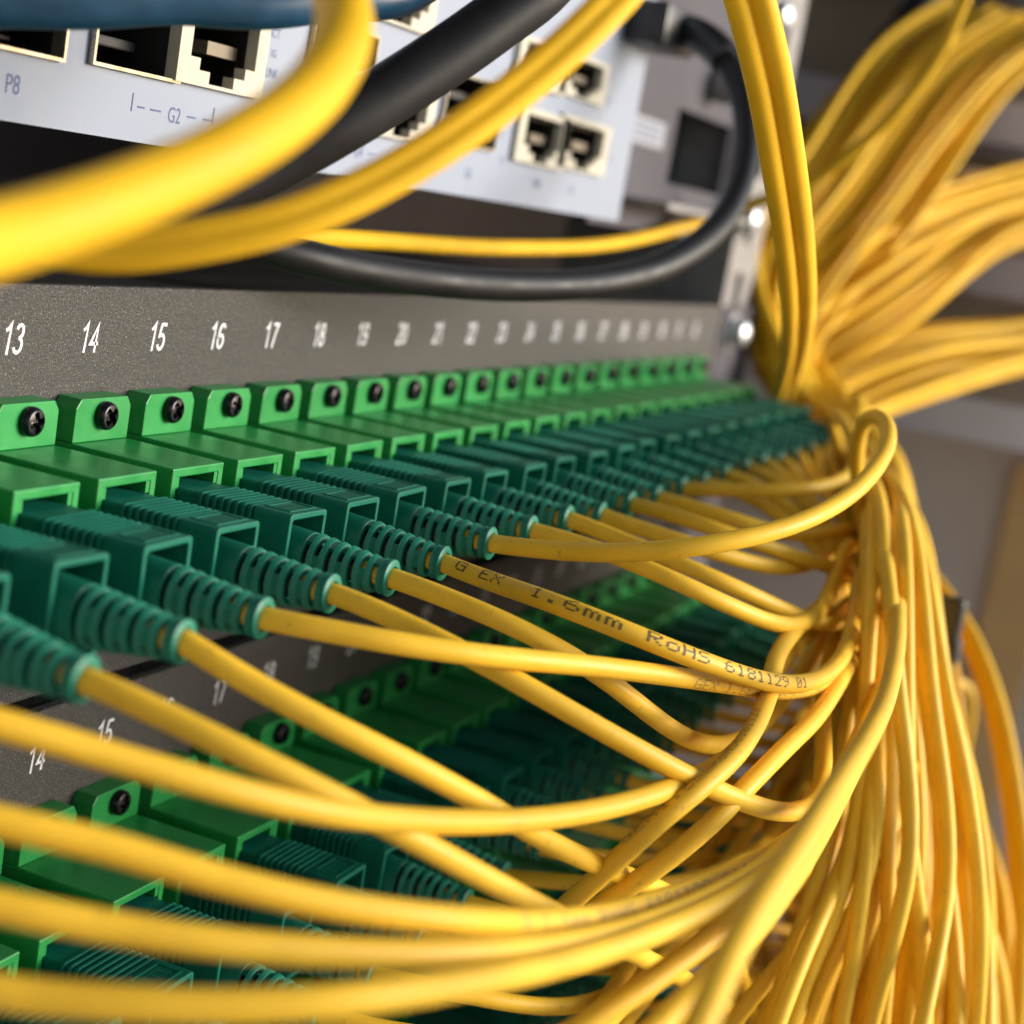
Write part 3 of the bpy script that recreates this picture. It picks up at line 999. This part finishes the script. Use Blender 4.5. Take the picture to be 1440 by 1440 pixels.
for u, v, d in ((1402, 45, 500), (1375, 250, 500), (1438, 470, 505)):
    p = at(u, v, d)
    bm = bmesh.new()
    lathe(bm, [(1.2, -6), (2.3, -5), (2.4, 2), (1.6, 5)], 'y', 16)
    link('white_sleeve', mesh_from_bm('white_sleeve', bm, M['ferrule'], 40), p, None,
         'small white cable sleeve at the %s tray' % {45: 'top', 250: 'middle', 470: 'bottom'}[v], 'sleeve', 'white sleeves at the trays')

# ------------------------------------------------------------------ thick cables at the top
fig8 = []
def duplex_profile(r, gap, n=12):
    pts = []
    h = 180 - math.degrees(math.acos(min(1, gap / r))) - 3
    for k in range(n + 1):
        a = math.radians(-h + 2 * h * k / n)
        pts.append((r * math.sin(a), gap + r * math.cos(a)))
    for k in range(n + 1):
        a = math.radians(180 - h + 2 * h * k / n)
        pts.append((r * math.sin(a), -gap + r * math.cos(a)))
    return pts


cable(px((-220, 372, 69), (-80, 352, 75), (0, 333, 79), (100, 303, 83), (200, 267, 87), (300, 224, 91), (390, 172, 95), (450, 118, 99), (482, 55, 103), (478, -10, 109), (460, -90, 116)),
      1.78, M['yellow_fat'], before=(-150, 60, -10), after=(30, 30, 220), label='large blurred yellow cable bending across the top left in front of the device', seg=28, step=1.0)
cable(px((-120, 300, 112), (40, 338, 112), (150, 353, 112), (250, 344, 112), (400, 312, 113), (520, 262, 115), (620, 204, 117), (700, 148, 119), (780, 82, 121), (850, 15, 123), (900, -45, 125)),
      1.3, M['yellow_fat'], before=(-160, 40, 0), after=(120, -5, 220), label='twin yellow duplex cable sweeping from the left edge up to the top middle', seg=20, step=1.0,
      profile=duplex_profile(0.88, 0.60, 12), ref=Vector((-0.75, -0.6, 0.2)).normalized())
cable(px((1034, -90, 156), (1055, 0, 159), (1079, 100, 165), (1097, 200, 174), (1112, 300, 188), (1122, 400, 213), (1121, 470, 250), (1110, 530, 320), (1097, 572, 420), (1085, 620, 470)),
      1.5, M['yellow_fat'], before=(-50, -10, 220), label='twin yellow duplex cable dropping vertically beside the rail, top right of the panel', seg=20, step=1.2,
      profile=duplex_profile(1.2, 1.13, 12), ref=Vector((-0.9, -0.4, 0.2)).normalized())
cable(px((120, 330, 150), (240, 290, 150), (350, 243, 152), (480, 172, 154), (600, 98, 157), (700, 28, 160), (790, -50, 164)),
      2.75, M['blackcable'], before=(-200, 40, -12), after=(140, 20, 180), label='thick black cable running diagonally in front of the device ports', name='black_cable', seg=28, step=1.5)
cable(px((-140, 12, 138), (0, 2, 140), (120, 6, 142), (240, -2, 145), (360, 8, 148), (460, -4, 152), (600, -30, 160)),
      2.1, M['blue'], before=(-200, 20, -10), after=(120, 15, 160), label='dark blue cable lying along the top left above the device ports', name='blue_cable', seg=24, step=1.5)

# ------------------------------------------------------------------ network device over the gap
DY = 0.0
zb, zt = 27.0, 92.0
dev = thing('network_device', 'pale bluish white network device with many ports, above the upper patch panel', 'network device', (0, DY, 0))


def dp(u, v):
    q = at_y(u, v, DY)
    return q.x, q.z


holes, ports = [], []


def stack_port(u0, v0, u1, v1, kind):
    (xa, za), (xb, zb_) = dp(u0, v0), dp(u1, v1)
    ports.append((xa, xb, zb_, za, kind))
    holes.append((xa, xb, zb_, za))


stack_port(-95, -20, 84, 88, 'cage')
stack_port(137, -35, 246, 118, 'cage')
stack_port(252, -10, 358, 140, 'rj')
stack_port(440, 20, 520, 110, 'cage')
stack_port(522, -80, 600, 52, 'rj')
stack_port(524, 92, 596, 205, 'rj')
stack_port(628, 95, 690, 214, 'cage')
stack_port(728, 45, 786, 135, 'rj')
stack_port(788, 65, 842, 150, 'rj')
stack_port(728, 146, 784, 240, 'rj')
stack_port(788, 158, 842, 248, 'rj')
xr = dp(870, 305)[0]
bm = bmesh.new()
plate_holes(bm, -190, xr, zb, zt, DY, DY + 1.2, holes)
link('front_plate', mesh_from_bm('front_plate', bm, M['device']), parent=dev)
link('device_case', box_mesh('device_case', M['devdark'], -190, xr - 0.5, 14, 190, zb + 0.4, zt - 0.4, 0.3), parent=dev)
for z0 in (zb, zt):
    s = 1 if z0 == zb else -1
    link('case_lip', box_mesh('case_lip', M['devdark'], -190, xr - 0.3, 1.25, 13.9, min(z0, z0 + s * 1.0), max(z0, z0 + s * 1.0)), parent=dev)
for (xa, xb, za, zc, kind) in ports:
    w, h = xb - xa, zc - za
    cx = (xa + xb) / 2
    g = 0.05
    if kind == 'rj':
        bm = bmesh.new()
        o = 0.13
        iw0, iw1 = xa + w * o, xb - w * o
        hs = [(iw0, iw1, za + h * 0.33, zc - h * 0.12), (xa + w * 0.24, xb - w * 0.24, za + h * 0.19, za + h * 0.34), (xa + w * 0.36, xb - w * 0.36, za + h * 0.05, za + h * 0.20)]
        plate_holes(bm, xa + g, xb - g, za + g, zc - g, -0.9, 0.5, hs)
        pt = link('jack', mesh_from_bm('jack', bm, M['cream']), parent=dev)
        bm = bmesh.new()
        sleeve(bm, [(xa + .1, za + .1), (xb - .1, za + .1), (xb - .1, zc - .1), (xa + .1, zc - .1)],
               [(xa + w * .1, za + .3), (xb - w * .1, za + .3), (xb - w * .1, zc - .4), (xa + w * .1, zc - .4)], 0.55, 12, 11)
        link('jack_cavity', mesh_from_bm('jack_cavity', bm, M['cavity']), parent=pt)
        bm = bmesh.new()
        for q in range(8):
            xq = iw0 + (iw1 - iw0) * (q + 0.5) / 8
            add_box(bm, xq - w * 0.018, xq + w * 0.018, 1.0, 10.8, zc - h * 0.17, zc - h * 0.14)
        link('contact_pins', mesh_from_bm('contact_pins', bm, M['gold']), parent=pt)
        link('contact_block', box_mesh('contact_block', M['gold'], cx + w * 0.02, iw1 - 0.1, 1.6, 10.9, za + h * 0.42, za + h * 0.58), parent=pt)
    else:
        bm = bmesh.new()
        plate_holes(bm, xa + g, xb - g, za + g, zc - g, -0.7, 0.8, [(xa + 0.4, xb - 0.4, za + 0.4, zc - 0.4)])
        pt = link('cage', mesh_from_bm('cage', bm, M['shell']), parent=dev)
        bm = bmesh.new()
        sleeve(bm, [(xa + .1, za + .1), (xb - .1, za + .1), (xb - .1, zc - .1), (xa + .1, zc - .1)],
               [(xa + .4, za + .4), (xb - .4, za + .4), (xb - .4, zc - .4), (xa + .4, zc - .4)], 0.85, 12, 11)
        link('cage_cavity', mesh_from_bm('cage_cavity', bm, M['cavity']), parent=pt)
        for fz in (0.28, 0.66):
            link('tongue', box_mesh('tongue', M['backdark'], xa + w * 0.30, xb - w * 0.12, 4.0, 9, za + h * fz, za + h * (fz + 0.13), 0.2), parent=pt)


def dev_text(body, u, v, h, xs=0.85):
    x, zz = dp(u, v)
    link('port_print', text_mesh(body, h, M['blueprint'], xs, 0.0, name='port_print'), (x, DY - 0.03, zz), dev)


dev_text('P8', 18, 118, 1.75)
dev_text('G2', 245, 162, 1.6)
dev_text('G4', 504, 212, 1.6)
dev_text('ACT', 386, 46, 1.05)
dev_text('1G', 385, 75, 0.9)
dev_text('LINK', 382, 103, 1.05)
dev_text('LINK', 600, 158, 1.05)
dev_text('G6', 658, 243, 1.5)
dev_text('LINK', 755, 258, 1.4)
dev_text('ACT', 803, 268, 1.2)
for v in (108, 142, 180, 222):
    dev_text('ACT', 855, v, 1.2)
dev_text('A', 705, 186, 1.2)
dev_text('B', 705, 226, 1.2)
dev_text('P7', -60, 104, 1.75)
for (u0, v0, u1, v1) in ((193, 150, 203, 152), (211, 154, 226, 157), (263, 164, 275, 166), (285, 168, 297, 170), (480, 207, 491, 209), (517, 216, 528, 218)):
    (xa, za), (xb, zb2) = dp(u0, v0), dp(u1, v1)
    link('port_print', box_mesh('port_print', M['blueprint'], xa, xb, DY - 0.05, DY - 0.01, za - 0.09, za + 0.09), parent=dev)
for (u0, v0) in ((186, 142), (300, 162)):
    x, zz = dp(u0, v0)
    link('port_print', box_mesh('port_print', M['blueprint'], x - 0.08, x + 0.08, DY - 0.05, DY - 0.01, zz - 1.0, zz + 0.8), parent=dev)

# mounting bracket beside the device with its sticker, screw and handle
br = thing('mounting_bracket', 'lilac grey mounting bracket with white sticker right of the device', 'bracket', (xr + 0.5, 6, 27))
bx = 225 - xr - 0.5
bm = bmesh.new()
plate_holes(bm, 0.2, bx, -1, 55, 0, 2, [(bx * 0.50, bx * 0.97, 9, 24)])
link('bracket_plate', mesh_from_bm('bracket_plate', bm, M['ear']), parent=br)
link('bracket_recess', box_mesh('bracket_recess', M['recess'], bx * 0.45, bx, 12, 14, 0, 45), parent=br)
link('sticker', box_mesh('sticker', M['white'], bx * 0.10, bx * 0.42, -0.12, -0.02, 15, 20), parent=br)
bm = bmesh.new()
for q in range(3):
    xx = bx * 0.13
    while xx < bx * 0.38:
        ww = random.uniform(0.5, 1.6)
        add_box(bm, xx, min(xx + ww, bx * 0.4), -0.16, -0.125, 16.0 + q * 1.3, 16.5 + q * 1.3)
        xx += ww + 0.5
link('sticker_print', mesh_from_bm('sticker_print', bm, M['blueprint']), parent=br)
bm = bmesh.new()
add_box(bm, bx * 0.22, bx * 0.92, -9, -0.05, 3.5, 5.0)
bevel(bm, 0.4, 2)
link('handle_lip', mesh_from_bm('handle_lip', bm, M['zinc']), parent=br)
bm = bmesh.new()
lathe(bm, [(3.2, -7), (3.6, -6.5), (3.6, -1), (2.4, -0.9), (2.4, -0.05)], 'y', 20, (bx * 0.74, 0, 31))
link('thumb_screw', mesh_from_bm('thumb_screw', bm, M['zinc'], 35), parent=br)

# black plug with the black cable looping down from it
pp = at(930, 40, 300)
pg = thing('power_plug', 'black plug at the top with a black cable looping down below the device', 'plug', pp)
ax = (at(985, 58, 296) - pp)
bm = bmesh.new()
add_box(bm, -9, 9, -4, 4, -3.6, 3.6)
bevel(bm, 0.8, 2)
link('plug_body', mesh_from_bm('plug_body', bm, M['blackplastic'], 40), parent=pg)
path = spline([pp + Vector((6, 0, 0))] + px((985, 48, 298), (1018, 78, 296), (1042, 130, 290), (1050, 190, 282), (1042, 255, 274), (1010, 318, 264), (940, 370, 252), (850, 396, 240), (740, 402, 228), (620, 395, 216), (500, 378, 206), (420, 360, 200), (340, 338, 196), (240, 310, 192)), 1.5)
link('plug_cable', tube_mesh('plug_cable', path, 2.1, M['blackcable'], 20, pp), parent=pg)
path2 = spline([pp + Vector((8, 0, 0))] + px((970, 45, 299), (1000, 60, 297), (1020, 82, 295)), 1.5)
link('strain_sleeve', tube_mesh('strain_sleeve', path2, 2.9, M['blackplastic'], 20, pp), parent=pg)

# ------------------------------------------------------------------ rail with bolts
rl = thing('rack_rail', 'zinc plated vertical rack rail at the right end of the panels', 'rack rail', (226, 1.6, 0))
bm = bmesh.new()
hs = []
for k in range(-14, 8):
    hs.append((8, 13.5, k * 14.8 + 12, k * 14.8 + 20))
plate_holes(bm, 0, 24, -200, 140, 0, 2, hs)
link('rail_face', mesh_from_bm('rail_face', bm, M['zinc']), parent=rl)
link('rail_web', box_mesh('rail_web', M['zinc'], 0, 2, 2.05, 40, -200, 140), parent=rl)
for (u, v, y, lb) in ((1048, 470, -4, 'bright bolt holding the right end of the upper patch panel'),
                      (1074, 312, -4, 'bright bolt on the rail between device and panel'),
                      (1112, 95, -4, 'small bright bolt behind the twin yellow cable'),
                      (1120, 25, -4, 'large bright bolt at the top of the rail')):
    q = at_y(u, v, y)
    q.y = -0.25 if v == 470 else 1.55
    bm = bmesh.new()
    lathe(bm, [(4.4, 0), (4.4, -0.9), (3.3, -1.0), (3.3, -2.6), (2.8, -3.8), (1.6, -4.5), (0.4, -4.7)], 'y', 24)
    link('bolt', mesh_from_bm('bolt', bm, M['chrome'], 35), q, None, lb, 'bolt', 'bright bolts on the rail')

# ------------------------------------------------------------------ splice trays facing the panels on the right
for k, zc in enumerate((-14.5, 30.0, 74.5, 119.0)):
    t = thing('splice_tray', 'lilac grey cable tray at right, %s level' % ['bottom', 'middle', 'upper', 'topmost'][k], 'tray', (392, 0, zc), 'cable trays at right')
    link('tray_lip', box_mesh('tray_lip', M['tray'], 0, 2, -110, 60, -6.5, 6.5, 0.5), parent=t)
    link('tray_base', box_mesh('tray_base', M['tray'], 2.1, 55, -110, 60, -6.5, -5.0, 0.3), parent=t)
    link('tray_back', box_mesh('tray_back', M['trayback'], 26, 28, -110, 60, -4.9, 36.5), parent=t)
link('dark_column', box_mesh('dark_column', M['backdark'], 330, 400, 62, 66, -400, 300), None or (0, 0, 0), None,
     'dark frame column behind the fanned yellow cables', 'frame column')
link('warm_strip', box_mesh('warm_strip', M['copper'], 448, 451.5, -66, -48, -700, -30, 0.5), (0, 0, 0), None,
     'warm brown vertical strip on the cabinet wall at right', 'strip')
